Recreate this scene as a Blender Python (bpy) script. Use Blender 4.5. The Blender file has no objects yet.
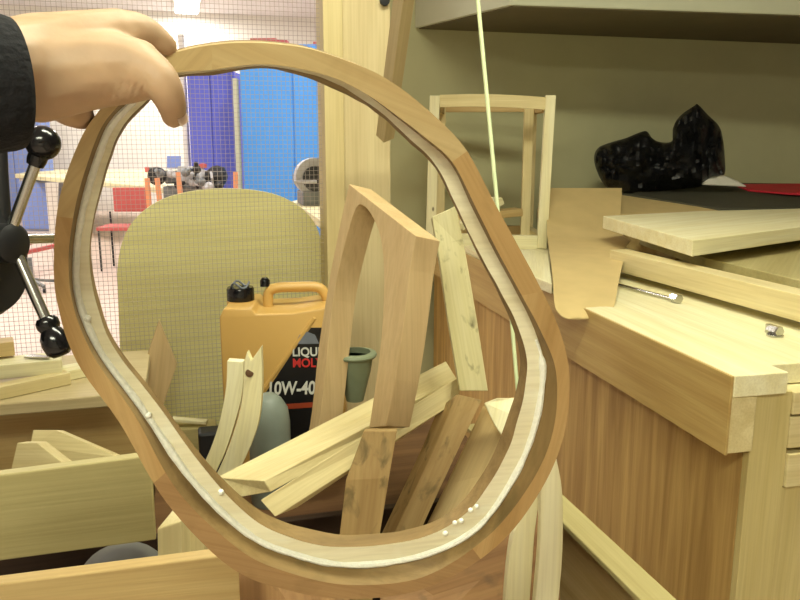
import bpy, bmesh, math, random
from mathutils import Vector, Matrix, noise
from mathutils.geometry import tessellate_polygon
random.seed(4)
S = bpy.context.scene
COL = S.collection
# ------------------------------------------------------------------ camera
F = 780.0
EYE = Vector((0, 0, 1.35))
PITCH = math.radians(11.5)
YAW = math.radians(-15.5)
HF = Vector((-math.sin(YAW), math.cos(YAW), 0))     # horizontal forward
RT = Vector((math.cos(YAW), math.sin(YAW), 0))      # right
SP, CP = math.sin(PITCH), math.cos(PITCH)

def ray(px, py):
    u, v = (px - 400) / F, (300 - py) / F
    return RT * u + HF * (CP + v * SP) + Vector((0, 0, v * CP - SP))
def at(px, py, d):                       # d = horizontal distance ahead of the eye
    r = ray(px, py); return EYE + r * (d / r.dot(HF))
def on_y(px, py, y):
    r = ray(px, py); return EYE + r * (y / r.y)
def on_x(px, py, x):
    r = ray(px, py); return EYE + r * (x / r.x)
def on_z(px, py, z):
    r = ray(px, py); return EYE + r * ((z - EYE.z) / r.z)

cam_data = bpy.data.cameras.new('camera')
cam = bpy.data.objects.new('camera', cam_data)
COL.objects.link(cam)
cam.location = EYE
cam.rotation_euler = (math.pi / 2 - PITCH, 0, YAW)
cam_data.sensor_fit = 'HORIZONTAL'
cam_data.sensor_width = 36
cam_data.lens = F / 800 * 36
cam_data.clip_start = 0.02
S.camera = cam

# ------------------------------------------------------------------ materials
def lin(c):
    return tuple((x / 12.92 if x <= 0.04045 else ((x + 0.055) / 1.055) ** 2.4) for x in [k / 255 for k in c]) + (1,)

def base_mat(name):
    m = bpy.data.materials.new(name); m.use_nodes = True
    nt = m.node_tree; b = nt.nodes['Principled BSDF']
    return m, nt, b

def plain(name, c, rough=0.5, metal=0.0, var=0.06, scale=30, bump=0.0, spec=0.5, emit=None, alpha=None, sss=0):
    m, nt, b = base_mat(name)
    N, L = nt.nodes, nt.links
    b.inputs['Roughness'].default_value = rough
    b.inputs['Metallic'].default_value = metal
    b.inputs['Specular IOR Level'].default_value = spec
    tc = N.new('ShaderNodeTexCoord')
    ns = N.new('ShaderNodeTexNoise'); ns.inputs['Scale'].default_value = scale; ns.inputs['Detail'].default_value = 4
    L.new(tc.outputs['Object'], ns.inputs['Vector'])
    r = N.new('ShaderNodeValToRGB')
    col = lin(c)
    r.color_ramp.elements[0].position = .3; r.color_ramp.elements[1].position = .7
    r.color_ramp.elements[0].color = tuple(max(0, k * (1 - var)) for k in col[:3]) + (1,)
    r.color_ramp.elements[1].color = tuple(min(1, k * (1 + var)) for k in col[:3]) + (1,)
    L.new(ns.outputs['Fac'], r.inputs['Fac'])
    L.new(r.outputs['Color'], b.inputs['Base Color'])
    if bump:
        bp = N.new('ShaderNodeBump'); bp.inputs['Strength'].default_value = bump; bp.inputs['Distance'].default_value = .004
        L.new(ns.outputs['Fac'], bp.inputs['Height']); L.new(bp.outputs['Normal'], b.inputs['Normal'])
    if emit:
        b.inputs['Emission Color'].default_value = lin(c); b.inputs['Emission Strength'].default_value = emit
    if sss:
        b.inputs['Subsurface Weight'].default_value = sss
        b.inputs['Subsurface Radius'].default_value = (.012, .005, .003)
        b.inputs['Subsurface Scale'].default_value = .6
    return m

def wood(name, c, c2, grain=1.0, knots=0.0, dirt=0.0, rough=.55, dirtc=(60, 55, 40), contrast=1.0):
    """Wood with its grain along the object's own X axis."""
    m, nt, b = base_mat(name)
    N, L = nt.nodes, nt.links
    b.inputs['Roughness'].default_value = rough
    b.inputs['Specular IOR Level'].default_value = .3
    tc = N.new('ShaderNodeTexCoord'); oi = N.new('ShaderNodeObjectInfo')
    off = N.new('ShaderNodeVectorMath'); off.operation = 'SCALE'
    off.inputs[0].default_value = (7.3, 3.1, 5.7); L.new(oi.outputs['Random'], off.inputs['Scale'])
    add = N.new('ShaderNodeVectorMath'); add.operation = 'ADD'
    L.new(tc.outputs['Object'], add.inputs[0]); L.new(off.outputs[0], add.inputs[1])
    def noise_(sc, scale, detail, dist=0):
        mp = N.new('ShaderNodeMapping'); mp.inputs['Scale'].default_value = sc
        L.new(add.outputs[0], mp.inputs['Vector'])
        n = N.new('ShaderNodeTexNoise'); n.inputs['Scale'].default_value = scale; n.inputs['Detail'].default_value = detail
        n.inputs['Distortion'].default_value = dist
        L.new(mp.outputs[0], n.inputs['Vector']); return n
    n1 = noise_((.9, 14, 14), 2.2 * grain, 3, .5)
    n2 = noise_((3, 120, 120), 2.0 * grain, 2)
    r = N.new('ShaderNodeValToRGB')
    r.color_ramp.elements[0].position = .5 - .2 / contrast; r.color_ramp.elements[1].position = .5 + .2 / contrast
    r.color_ramp.elements[0].color = lin(c2); r.color_ramp.elements[1].color = lin(c)
    L.new(n1.outputs['Fac'], r.inputs['Fac'])
    mx = N.new('ShaderNodeMix'); mx.data_type = 'RGBA'; mx.blend_type = 'MULTIPLY'; mx.inputs['Factor'].default_value = .22
    r2 = N.new('ShaderNodeValToRGB'); r2.color_ramp.elements[0].position = .35; r2.color_ramp.elements[0].color = (.62, .58, .5, 1)
    r2.color_ramp.elements[1].position = .6; r2.color_ramp.elements[1].color = (1, 1, 1, 1)
    L.new(n2.outputs['Fac'], r2.inputs['Fac'])
    L.new(r.outputs['Color'], mx.inputs['A']); L.new(r2.outputs['Color'], mx.inputs['B'])
    out = mx.outputs['Result']
    if knots:
        mp = N.new('ShaderNodeMapping'); mp.inputs['Scale'].default_value = (2.2, 4.5, 4.5); L.new(add.outputs[0], mp.inputs['Vector'])
        vo = N.new('ShaderNodeTexVoronoi'); vo.inputs['Scale'].default_value = 2.0; L.new(mp.outputs[0], vo.inputs['Vector'])
        kr = N.new('ShaderNodeValToRGB'); kr.color_ramp.elements[0].position = .05 * knots; kr.color_ramp.elements[0].color = (1, 1, 1, 1)
        kr.color_ramp.elements[1].position = .11 * knots; kr.color_ramp.elements[1].color = (0, 0, 0, 1)
        L.new(vo.outputs['Distance'], kr.inputs['Fac'])
        m2 = N.new('ShaderNodeMix'); m2.data_type = 'RGBA'; L.new(kr.outputs['Color'], m2.inputs['Factor'])
        L.new(out, m2.inputs['A']); m2.inputs['B'].default_value = lin(tuple(int(k * .55) for k in c2)); out = m2.outputs['Result']
    if dirt:
        n3 = noise_((10, 16, 16), 2.2, 5, .6)
        dr = N.new('ShaderNodeValToRGB'); dr.color_ramp.elements[0].position = .56; dr.color_ramp.elements[0].color = (0, 0, 0, 1)
        dr.color_ramp.elements[1].position = .72; dr.color_ramp.elements[1].color = (dirt, dirt, dirt, 1)
        L.new(n3.outputs['Fac'], dr.inputs['Fac'])
        m3 = N.new('ShaderNodeMix'); m3.data_type = 'RGBA'; L.new(dr.outputs['Color'], m3.inputs['Factor'])
        L.new(out, m3.inputs['A']); m3.inputs['B'].default_value = lin(dirtc); out = m3.outputs['Result']
    L.new(out, b.inputs['Base Color'])
    bp = N.new('ShaderNodeBump'); bp.inputs['Strength'].default_value = .15; bp.inputs['Distance'].default_value = .002
    L.new(n2.outputs['Fac'], bp.inputs['Height']); L.new(bp.outputs['Normal'], b.inputs['Normal'])
    return m

M = {}
M['pale'] = wood('pale_pine', (226, 212, 162), (210, 192, 138), knots=.5)
M['white_pine'] = wood('white_pine', (238, 232, 194), (228, 218, 168), knots=.45)
M['tan'] = wood('tan_pine', (204, 178, 124), (184, 154, 98), knots=.5)
M['beam'] = wood('bench_side_shade_pine', (194, 166, 104), (174, 142, 82), knots=.8)  # pine with the shade of the bench side put into its colour
M['panel'] = wood('bench_panel_pine', (204, 170, 104), (168, 134, 76), grain=1.1, contrast=1.1, rough=.6)
M['front'] = wood('bench_front_pine', (214, 198, 140), (198, 180, 118))
M['pink'] = wood('pinkish_plywood', (206, 180, 134), (194, 166, 120), grain=.8)
M['dirty'] = wood('soiled_pine', (180, 152, 100), (150, 120, 74), dirt=.75, dirtc=(86, 76, 48))
M['dirty_pale'] = wood('soiled_pale_pine', (208, 200, 156), (192, 182, 132), dirt=.8, dirtc=(80, 76, 50))
M['brown'] = wood('brown_wood', (160, 122, 78), (124, 88, 52), dirt=.4)
M['dark_brown'] = wood('dark_brown_wood', (124, 92, 60), (92, 64, 42))
M['bin_inside'] = wood('bin_shade_wood', (70, 52, 38), (50, 36, 28))  # shadow inside the bin painted into the wood colour
M['ply'] = wood('greenish_plywood', (228, 222, 160), (216, 208, 144), grain=.5, contrast=.7, knots=.35)
M['mdf'] = wood('dull_plywood', (188, 176, 124), (176, 162, 110), grain=.7)
M['post'] = wood('post_pine', (212, 196, 146), (202, 184, 132), grain=.8)
M['post2'] = wood('post_board_pine', (208, 192, 148), (196, 178, 134), grain=.8)
M['ring_face'] = wood('ring_face_wood', (188, 156, 104), (168, 132, 80), grain=1.4, dirt=.25, dirtc=(120, 96, 56))
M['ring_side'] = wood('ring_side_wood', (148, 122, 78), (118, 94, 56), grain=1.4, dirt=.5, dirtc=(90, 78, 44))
M['ring_rebate'] = wood('ring_rebate_wood', (236, 230, 200), (222, 212, 176), grain=1.2, dirt=.35, dirtc=(236, 238, 222))
M['casing_shade'] = plain('casing_shade_brown', (104, 96, 68), .85, var=.05, scale=8)  # brown that carries the shade under the casing
M['glue'] = plain('white_glue', (240, 240, 226), .35, bump=.4, scale=300)
M['card'] = plain('brown_cardboard', (202, 178, 122), .8, var=.05, scale=14)
M['wall'] = plain('dull_olive_wall', (192, 190, 148), .9, var=.04, scale=6)
M['white_wall'] = plain('white_wall', (238, 234, 226), .85, var=.015, scale=5)
M['ceil'] = plain('ceiling_paint', (226, 220, 222), .9, var=.02, scale=4)
M['floor'] = plain('workshop_floor', (212, 192, 178), .5, var=.04, scale=4)
M['casing'] = plain('casing_paint', (198, 200, 174), .8, var=.03, scale=8)
M['blue'] = plain('bright_blue_paint', (80, 160, 240), .5, var=.04)
M['purple'] = plain('violet_blue_paint', (100, 108, 214), .5, var=.04)
M['paleblue'] = plain('pale_blue_paint', (120, 140, 200), .6)
M['red'] = plain('faded_red', (200, 96, 92), .6)
M['crimson'] = plain('crimson_plastic', (190, 24, 44), .5)
M['orange'] = plain('orange_wood', (226, 152, 106), .6)
M['steel'] = plain('steel', (190, 190, 184), .22, 1.0)
M['grey_metal'] = plain('grey_machine_paint', (120, 124, 124), .5, .2, var=.25, scale=12)
M['light_metal'] = plain('pale_machine_paint', (190, 190, 190), .5, .1)
M['dark_metal'] = plain('dark_metal', (58, 58, 60), .45, .6)
M['blackplastic'] = plain('black_bakelite', (14, 14, 16), .18)
M['blackcast'] = plain('black_cast_iron', (22, 22, 24), .5)
M['bag'] = plain('black_plastic_film', (9, 10, 12), .45, bump=1.0, scale=60)
M['sheet'] = plain('dark_grey_sheet', (72, 70, 54), .7)
M['paper'] = plain('white_paper', (226, 222, 204), .8)
M['wire'] = plain('galvanised_wire', (164, 152, 144), .5, 0)
M['orange_can'] = plain('amber_plastic', (202, 162, 90), .4, var=.03, scale=8)
M['label'] = plain('black_label', (18, 18, 20), .35)
M['lettering'] = plain('pale_lettering', (206, 206, 196), .5)
M['redlettering'] = plain('red_lettering', (200, 50, 46), .5)
M['greyblue'] = plain('grey_blue_print', (110, 116, 126), .5)
M['greencup'] = plain('grey_green_plastic', (130, 140, 112), .5)
M['greybottle'] = plain('grey_plastic', (132, 142, 132), .5)
M['greylid'] = plain('dull_grey_plastic', (98, 98, 92), .55)
M['skin'] = plain('skin', (188, 156, 122), .55, var=.06, scale=55, bump=.12, sss=.12)
M['nail'] = plain('fingernail', (240, 216, 192), .3)
M['sleeve'] = plain('black_knit', (16, 16, 20), .95, bump=.6, scale=180)
M['knot'] = plain('knot_wood', (84, 56, 28), .8)
M['rod'] = plain('pale_green_rod', (226, 240, 190), .4)
M['lamp'] = plain('lamp_diffuser', (255, 250, 240), .5, emit=9)

# ------------------------------------------------------------------ object helpers
WM = {}          # my own world matrices
def tag(o, label=None, cat=None, group=None, kind=None):
    if label: o['label'] = label
    if cat: o['category'] = cat
    if group: o['group'] = group
    if kind: o['kind'] = kind
    return o

def link(name, me, mat, mw, parent=None):
    o = bpy.data.objects.new(name, me); COL.objects.link(o)
    if mat is not None:
        me.materials.clear(); me.materials.append(mat)
    if parent is not None:
        o.parent = parent; o.matrix_basis = WM[parent.name].inverted() @ mw
    else:
        o.matrix_basis = mw
    WM[o.name] = mw.copy()
    return o

def empty(name, loc, label, cat, group=None, rz=0):
    o = bpy.data.objects.new(name, None); COL.objects.link(o)
    o.empty_display_size = .05
    mw = Matrix.Translation(Vector(loc)) @ Matrix.Rotation(rz, 4, 'Z')
    o.matrix_basis = mw; WM[o.name] = mw
    return tag(o, label, cat, group)

def frame(origin, xdir, ref=Vector((0, 0, 1))):
    x = Vector(xdir).normalized()
    r = Vector(ref)
    if abs(x.dot(r.normalized())) > .97: r = Vector((0, 1, 0))
    y = r.cross(x).normalized(); z = x.cross(y)
    m = Matrix((x, y, z)).transposed().to_4x4(); m.translation = Vector(origin)
    return m

def finish(name, bm, mat, mw=None, parent=None, smooth=False, bevel=0, seg=2, angle=40):
    """bm holds world coordinates; it is stored in the frame mw."""
    bmesh.ops.recalc_face_normals(bm, faces=bm.faces[:])
    if bevel:
        es = [e for e in bm.edges if len(e.link_faces) == 2 and e.calc_face_angle(0) > math.radians(angle)]
        if es:
            bmesh.ops.bevel(bm, geom=es, offset=bevel, segments=seg, affect='EDGES', profile=.5, clamp_overlap=True)
    if mw is None:
        c = Vector((0, 0, 0))
        for v in bm.verts: c += v.co
        c /= max(1, len(bm.verts)); mw = Matrix.Translation(c)
    bm.transform(mw.inverted())
    me = bpy.data.meshes.new(name); bm.to_mesh(me); bm.free()
    if smooth:
        for p in me.polygons: p.use_smooth = True
        if smooth != 'all':
            me.set_sharp_from_angle(angle=math.radians(40))
    return link(name, me, mat, mw, parent)

def add_prism(bm, pts, vec):
    vec = Vector(vec)
    a = [bm.verts.new(Vector(p)) for p in pts]; b = [bm.verts.new(Vector(p) + vec) for p in pts]
    n = len(pts)
    if n <= 4:
        bm.faces.new(a); bm.faces.new(b[::-1])
    else:
        for t in tessellate_polygon([[v.co for v in a]]):
            if len(set(t)) == 3:
                bm.faces.new([a[i] for i in t]); bm.faces.new([b[i] for i in t[::-1]])
    for i in range(n):
        bm.faces.new((a[i], b[i], b[(i + 1) % n], a[(i + 1) % n]))

def newell(pts):
    n = Vector((0, 0, 0))
    for i in range(len(pts)):
        n += Vector(pts[i]).cross(Vector(pts[(i + 1) % len(pts)]))
    return n.normalized()

def prism(name, pts, vec, mat, parent=None, grain=None, bevel=.0012):
    pts = [Vector(p) for p in pts]
    if not isinstance(vec, (Vector, tuple, list)):        # thickness away from the eye
        n = newell(pts); c = sum(pts, Vector()) / len(pts)
        if n.dot(c - EYE) < 0: n = -n
        vec = n * vec
    bm = bmesh.new(); add_prism(bm, pts, vec)
    if grain is None:
        e = max(range(len(pts)), key=lambda i: (pts[i] - pts[i - 1]).length)
        grain = pts[e] - pts[e - 1]
        if Vector(vec).length > grain.length: grain = Vector(vec)
    return finish(name, bm, mat, frame(pts[0], grain, newell(pts)), parent, bevel=bevel, angle=35)

def add_box(bm, lo, hi, mtx=None):
    c = [Vector((x, y, z)) for x in (lo[0], hi[0]) for y in (lo[1], hi[1]) for z in (lo[2], hi[2])]
    if mtx is not None: c = [mtx @ k for k in c]
    v = [bm.verts.new(k) for k in c]
    for f in ((0, 1, 3, 2), (4, 6, 7, 5), (0, 4, 5, 1), (2, 3, 7, 6), (0, 2, 6, 4), (1, 5, 7, 3)):
        bm.faces.new([v[i] for i in f])

def box(name, lo, hi, mat, parent=None, bevel=.0015, mtx=None, gaxis=None):
    bm = bmesh.new(); add_box(bm, lo, hi, mtx)
    d = [hi[i] - lo[i] for i in range(3)]
    ax = gaxis if gaxis is not None else d.index(max(d))
    g = Vector([1 if i == ax else 0 for i in range(3)])
    c = Vector([(lo[i] + hi[i]) / 2 for i in range(3)])
    if mtx is not None: c = mtx @ c; g = mtx.to_3x3() @ g
    return finish(name, bm, mat, frame(c, g, (0, 0, 1)), parent, bevel=bevel)

def add_beam(bm, p0, p1, w, h, up=(0, 0, 1), w1=None, h1=None):
    m = frame(p0, Vector(p1) - Vector(p0), up); L = (Vector(p1) - Vector(p0)).length
    w1 = w if w1 is None else w1; h1 = h if h1 is None else h1
    vs = []
    for x, a, b in ((0, w, h), (L, w1, h1)):
        for sy, sz in ((-1, -1), (1, -1), (1, 1), (-1, 1)):
            vs.append(bm.verts.new(m @ Vector((x, sy * a / 2, sz * b / 2))))
    bm.faces.new(vs[0:4][::-1]); bm.faces.new(vs[4:8])
    for i in range(4):
        j = (i + 1) % 4; bm.faces.new((vs[i], vs[j], vs[4 + j], vs[4 + i]))
    return m

def beam(name, p0, p1, w, h, mat, parent=None, up=(0, 0, 1), bevel=.0015):
    bm = bmesh.new(); m = add_beam(bm, p0, p1, w, h, up)
    return finish(name, bm, mat, m, parent, bevel=bevel)

def add_tube(bm, pts, rads, n=16, cap=True):
    pts = [Vector(p) for p in pts]
    if not isinstance(rads, (list, tuple)): rads = [rads] * len(pts)
    rings = []; up = None
    for i, p in enumerate(pts):
        t = (pts[min(i + 1, len(pts) - 1)] - pts[max(i - 1, 0)]).normalized()
        if up is None:
            up = Vector((0, 0, 1)) if abs(t.z) < .9 else Vector((1, 0, 0))
        a = (up - t * up.dot(t)).normalized(); up = a; b = t.cross(a)
        rings.append([bm.verts.new(p + (a * math.cos(k * 2 * math.pi / n) + b * math.sin(k * 2 * math.pi / n)) * rads[i]) for k in range(n)])
    for i in range(len(rings) - 1):
        for k in range(n):
            bm.faces.new((rings[i][k], rings[i][(k + 1) % n], rings[i + 1][(k + 1) % n], rings[i + 1][k]))
    if cap:
        bm.faces.new(rings[0][::-1]); bm.faces.new(rings[-1])

def tube(name, pts, rads, mat, parent=None, n=16, cap=True, smooth=True):
    bm = bmesh.new(); add_tube(bm, pts, rads, n, cap)
    return finish(name, bm, mat, None, parent, smooth=smooth)

def lathe(name, origin, axis, prof, mat, parent=None, n=28, smooth=True):
    """prof: list of (radius, height along axis)."""
    o = Vector(origin); ax = Vector(axis).normalized()
    bm = bmesh.new()
    m = frame(o, ax, (0, 0, 1) if abs(ax.z) < .9 else (0, 1, 0))
    rings = []
    for r, h in prof:
        if r < 1e-6: rings.append([bm.verts.new(m @ Vector((h, 0, 0)))])
        else: rings.append([bm.verts.new(m @ Vector((h, r * math.cos(k * 2 * math.pi / n), r * math.sin(k * 2 * math.pi / n)))) for k in range(n)])
    for A, B in zip(rings, rings[1:]):
        for k in range(n):
            if len(A) == 1 and len(B) == 1: continue
            if len(A) == 1: bm.faces.new((A[0], B[k], B[(k + 1) % n]))
            elif len(B) == 1: bm.faces.new((A[k], B[0], A[(k + 1) % n]))
            else: bm.faces.new((A[k], B[k], B[(k + 1) % n], A[(k + 1) % n]))
    if len(rings[0]) > 1: bm.faces.new(rings[0])
    if len(rings[-1]) > 1: bm.faces.new(rings[-1][::-1])
    return finish(name, bm, mat, m, parent, smooth=smooth)

def spline(P, n, closed=True):
    """Catmull-Rom through P (tuples of any length)."""
    out = []; k = len(P)
    segs = k if closed else k - 1
    for i in range(segs):
        if closed: p = [P[(i + j - 1) % k] for j in range(4)]
        else: p = [P[min(max(i + j - 1, 0), k - 1)] for j in range(4)]
        for s in range(n):
            t = s / n
            out.append(tuple(.5 * (2 * b + (c - a) * t + (2 * a - 5 * b + 4 * c - d) * t * t + (3 * b - a - 3 * c + d) * t ** 3)
                             for a, b, c, d in zip(*p)))
    if not closed: out.append(tuple(P[-1]))
    return out

# ------------------------------------------------------------------ room shell
def struct(o): o['kind'] = 'structure'; return o
struct(box('floor', (-6, -3, -.1), (8, 16.6, 0), M['floor'], bevel=0))
struct(box('ceiling', (-6, -3, 3.8), (8, 16.6, 3.9), M['ceil'], bevel=0))
struct(box('wall_back', (-6, 16.5, 0), (8, 16.6, 3.8), M['white_wall'], bevel=0))
struct(box('wall_left', (-6.1, -3, 0), (-6, 16.6, 3.8), M['white_wall'], bevel=0))
struct(box('wall_right', (8, -3, 0), (8.1, 16.6, 3.8), M['white_wall'], bevel=0))
struct(box('wall_front', (-6, -3.1, 0), (8, -3, 3.8), M['white_wall'], bevel=0))
WY = 3.35
struct(box('wall_inner', (.70, WY, 0), (8, WY + .1, 3.8), M['wall'], bevel=0))

# ------------------------------------------------------------------ far room
def far():
    # tall blue cabinets
    D = 9.2
    c = at(278, 240, D); 
    def cabinet(x0, x1, ytop, d, mat, label, nm):
        a = at(x0, ytop, d); b = at(x1, ytop, d)
        z = a.z; a.z = 0; b.z = 0
        r = empty(nm, (a + b) / 2, label, 'cabinet', 'blue steel cabinets in the far room')
        w = (b - a).length
        mt = WM[r.name] @ Matrix.Rotation(math.atan2((b - a).y, (b - a).x), 4, 'Z')
        box('body', (-w / 2, .02, .0), (w / 2, .45, z), mat, r, .004, mt)
        for s in (0, 1):
            box('door', (-w / 2 + s * w / 2 + .006, 0, .06), (s * w / 2 - .006, .02, z - .03), mat, r, .003, mt)
        return r
    cabinet(186, 233, 71, 9.6, M['purple'], 'violet-blue steel cabinet beside the taller bright blue one', 'steel_cabinet')
    cabinet(238, 345, 44, 9.2, M['blue'], 'tall bright blue steel cabinet beyond the wire mesh', 'steel_cabinet')
    cabinet(-20, 36, 98, 13.7, M['paleblue'], 'pale blue steel cabinet at the far left behind the table', 'steel_cabinet')
    # boxes on top of the cabinet
    zt = at(300, 44, 9.2).z
    for i, (x0, x1, l) in enumerate(((250, 276, 'faded red box lying on top of bright blue cabinet, left'), (277, 287, 'small red box beside longer red box on bright blue cabinet'), (313, 322, 'small brownish red box by the post on bright blue cabinet'))):
        a = at(x0, 40, 9.4); b = at(x1, 40, 9.4); a.z = b.z = zt
        mt = frame(a, b - a)
        tag(box('storage_box', (0, 0, 0), ((b - a).length, .2, .09 - .02 * i), M['red'], None, .004, mt), l, 'box', 'red boxes on the blue cabinet')
    # white frame beside violet cabinet
    a = at(181, 100, 9.7); b = at(185.5, 100, 9.7); a.z = b.z = 0
    mt = frame(a, b - a)
    o = box('trim_1', (0, 0, 0), ((b - a).length, .1, 2.6), M['white_wall'], None, .003, mt); struct(o)
    a = at(233.2, 100, 9.15); b = at(237.6, 100, 9.15); a.z = b.z = 0
    mt = frame(a, b - a)
    struct(box('trim_2', (0, 0, 0), ((b - a).length, .1, 2.05), M['casing'], None, .003, mt))
    # table: top corners on z=.9
    zt = .84
    P = [on_z(15, 174, zt), on_z(183, 190, zt), on_z(178, 169.5, zt), on_z(42, 169.5, zt)]
    r = empty('work_table', Vector(((P[0] + P[2]) / 2).xy.to_3d()), 'long pale work table in the far room behind red chair', 'table')
    prism('table_top', P, (0, 0, -.06), M['white_pine'], r, bevel=.003)
    ctr = (P[0] + P[1] + P[2] + P[3]) / 4
    for p in P:
        q = p.lerp(ctr, .08); box('leg', (q.x - .035, q.y - .035, 0), (q.x + .035, q.y + .035, zt - .06), M['white_wall'], r)
    # grey-blue cupboard under left end of the table
    q = at(38, 200, 11.9); mt = frame(Vector((q.x, q.y, 0)), RT)
    rr = empty('cupboard', Vector((q.x, q.y, 0)), 'grey-blue cupboard standing under the pale work table', 'cupboard')
    box('body', (-.27, 0, 0), (.23, .4, .76), plain('grey_blue_paint', (140, 146, 170), .6), rr, .003, mt)
    box('door', (-.26, -.02, .04), (.22, 0, .74), M['paleblue'], rr, .003, mt)
    q = at(52, 200, 8.9)
    tag(prism('white_board', [at(45, 183, 10.0), at(58, 183, 10.0), at(57, 240, 10.2), at(50, 240, 10.2)], .02, M['white_wall']), 'narrow white board leaning on the front of pale work table', 'board')
    # red chair
    dC = 8.5
    a = at(134, 250, dC); base = Vector((a.x, a.y, 0))
    ch = empty('chair', base, 'red chair with thin dark legs in the far room', 'chair', rz=YAW)
    mt = WM[ch.name]
    s = dC / F
    box('backrest', (-.19, .0, .60), (.19, .03, .86), M['red'], ch, .01, mt)
    box('seat', (-.26, -.36, .43), (.24, .02, .47), M['red'], ch, .01, mt)
    for sx in (-.24, .22):
        for sy, h in ((-.34, .43), (.02, .86 if False else .6)):
            tube('leg', [mt @ Vector((sx, sy, 0)), mt @ Vector((sx, sy, h))], .011, M['dark_metal'], ch, 8)
    # upturned wooden stool beside the machine
    q = at(170, 215, 7.5)
    st = empty('wooden_stool', Vector((q.x, q.y, 0)), 'orange wooden stool with legs rising in front of the grey machine', 'stool')
    for p0, p1 in (((147, 178), (150, 215)), ((157, 178), (161, 212)), ((178, 172), (182, 210)), ((235.5, 172), (236, 215))):
        q1 = at(p1[0], p1[1], 7.5); q0 = at(p0[0], p0[1], 7.5); beam('leg', q0, q0 + (q1 - q0) * (q0.z / (q0.z - q1.z)), .04, .04, M['orange'], st, up=HF)
    bm = bmesh.new(); a = at(150, 214, 7.5); b = at(236, 214, 7.5)
    zz = a.z
    add_box(bm, (a.x, a.y - .12, zz - .05), (b.x, a.y + .12, zz)); finish('seat', bm, M['orange'], None, st, bevel=.004)
    # grey machine on the table
    dm = 8.2
    mz = .9
    q = at(188, 190, dm)
    mc = empty('machine', Vector((q.x, q.y, 0)), 'grey engine-like machine with a round flywheel before violet-blue cabinet', 'machine')
    lathe('flywheel', at(157, 176, dm), -HF, [(0, -.03), (.085, -.03), (.095, -.02), (.095, .02), (.085, .03), (.04, .04), (0, .045)], M['dark_metal'], mc)
    lathe('cylinder', at(166, 177, dm + .1), RT, [(0, 0), (.07, 0), (.07, .12), (.05, .14), (.05, .3), (0, .3)], M['grey_metal'], mc)
    lathe('cylinder', at(183, 166, dm), Vector((0, 0, -1)), [(0, 0), (.05, 0), (.06, .03), (.06, .2), (0, .2)], M['light_metal'], mc)
    lathe('housing', at(186, 176, dm), RT, [(0, 0), (.09, .01), (.10, .04), (.10, .16), (.06, .2), (.06, .28), (0, .28)], M['light_metal'], mc)
    lathe('housing', at(208, 176, dm), RT, [(0, 0), (.06, .0), (.10, .05), (.11, .1), (.09, .17), (.03, .2), (0, .2)], M['dark_metal'], mc)
    lathe('cap', at(203, 168, dm), Vector((0, 0, 1)), [(0, 0), (.04, 0), (.04, .04), (0, .05)], M['red'], mc)
    bm = bmesh.new(); a = at(160, 186, dm); b = at(226, 186, dm)
    add_box(bm, (.06, -.1, 0), ((b - a).length - .05, .1, a.z), frame(Vector((a.x, a.y, 0)), RT)); finish('bed', bm, M['grey_metal'], None, mc, bevel=.01)
    rr = random.Random(3)
    for i in range(9):
        x = 162 + i * 7
        lathe('fitting', at(x, 172 + rr.random() * 14, dm - .1 - rr.random() * .1), Vector((rr.uniform(-1, 1), rr.uniform(-1, 0), rr.uniform(-.6, .8))),
              [(0, 0), (.03, 0), (.045, .02), (.04, .06), (.025, .07), (.02, .11), (0, .11)], M[('grey_metal', 'light_metal', 'dark_metal')[i % 3]], mc, 12)
    for i in range(4):
        tube('pipe', [at(196 + 5 * i, 172, dm - .08), at(194 + 6 * i, 178, dm - .16), at(198 + 5 * i, 188, dm - .1)], .014, M['light_metal' if i % 2 else 'dark_metal'], mc, 8)
    # little red pots on the table
    for i, x in enumerate((147.5, 152.3)):
        q = on_z(x, 172, zt)
        tag(lathe('pot', q, (0, 0, 1), [(0, 0), (.04, 0), (.045, .08), (.03, .085), (0, .085)], M['red' if i == 0 else 'grey_metal'], n=12),
            ('small red pot on pale work table' if i == 0 else 'small grey pot beside red pot on work table'), 'pot')
    # poster
    p = [on_y(167, 156, 16.49), on_y(181, 156, 16.49), on_y(181, 168, 16.49), on_y(167, 168, 16.49)]
    tag(prism('notice_sheet', p, .008, M['paleblue'], bevel=0), 'small bluish sheet pinned to far white wall', 'sheet')
    # low red trolley on floor left, and the wheeled chair base
    q = on_z(36, 262, 0)
    tr = empty('trolley', q, 'low red trolley on the floor at far left', 'trolley')
    s = q.length / F
    A = [at(18, 245, 8.0), at(54, 236, 8.6), at(56, 240, 8.6), at(22, 252, 8.0)]
    beam('rail', at(14, 247, 8.0), at(54, 236, 8.6), .04, .04, M['red'], tr)
    beam('rail', at(24, 253, 7.9), at(62, 244, 8.4), .04, .04, M['red'], tr)
    beam('rail', at(14, 247, 8.0), at(24, 253, 7.9), .04, .04, M['red'], tr)
    for (x, y, d) in ((16, 247, 8.0), (54, 238, 8.5), (26, 254, 7.9), (60, 246, 8.35)):
        p = at(x, y, d); tube('leg', [Vector((p.x, p.y, 0)), p], .015, M['dark_metal'], tr, 8)
    q = on_z(32, 290, 0)
    wb = empty('swivel_chair_base', q, 'grey wheeled star base standing on the pink floor', 'chair base')
    for k in range(5):
        a = k * 2 * math.pi / 5 + .3
        e = q + Vector((math.cos(a) * .24, math.sin(a) * .24, .06))
        beam('spoke', q + Vector((0, 0, .1)), e, .03, .025, M['grey_metal'], wb)
        lathe('caster', e + Vector((-.012, 0, -.035)), (1, 0, 0), [(0, 0), (.024, 0), (.024, .024), (0, .024)], M['dark_metal'], wb, 12)
    tube('column', [q + Vector((0, 0, .08)), q + Vector((0, 0, .3))], .025, M['grey_metal'], wb)
    # bench with a grinder, half behind the post
    zb = .9
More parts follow.
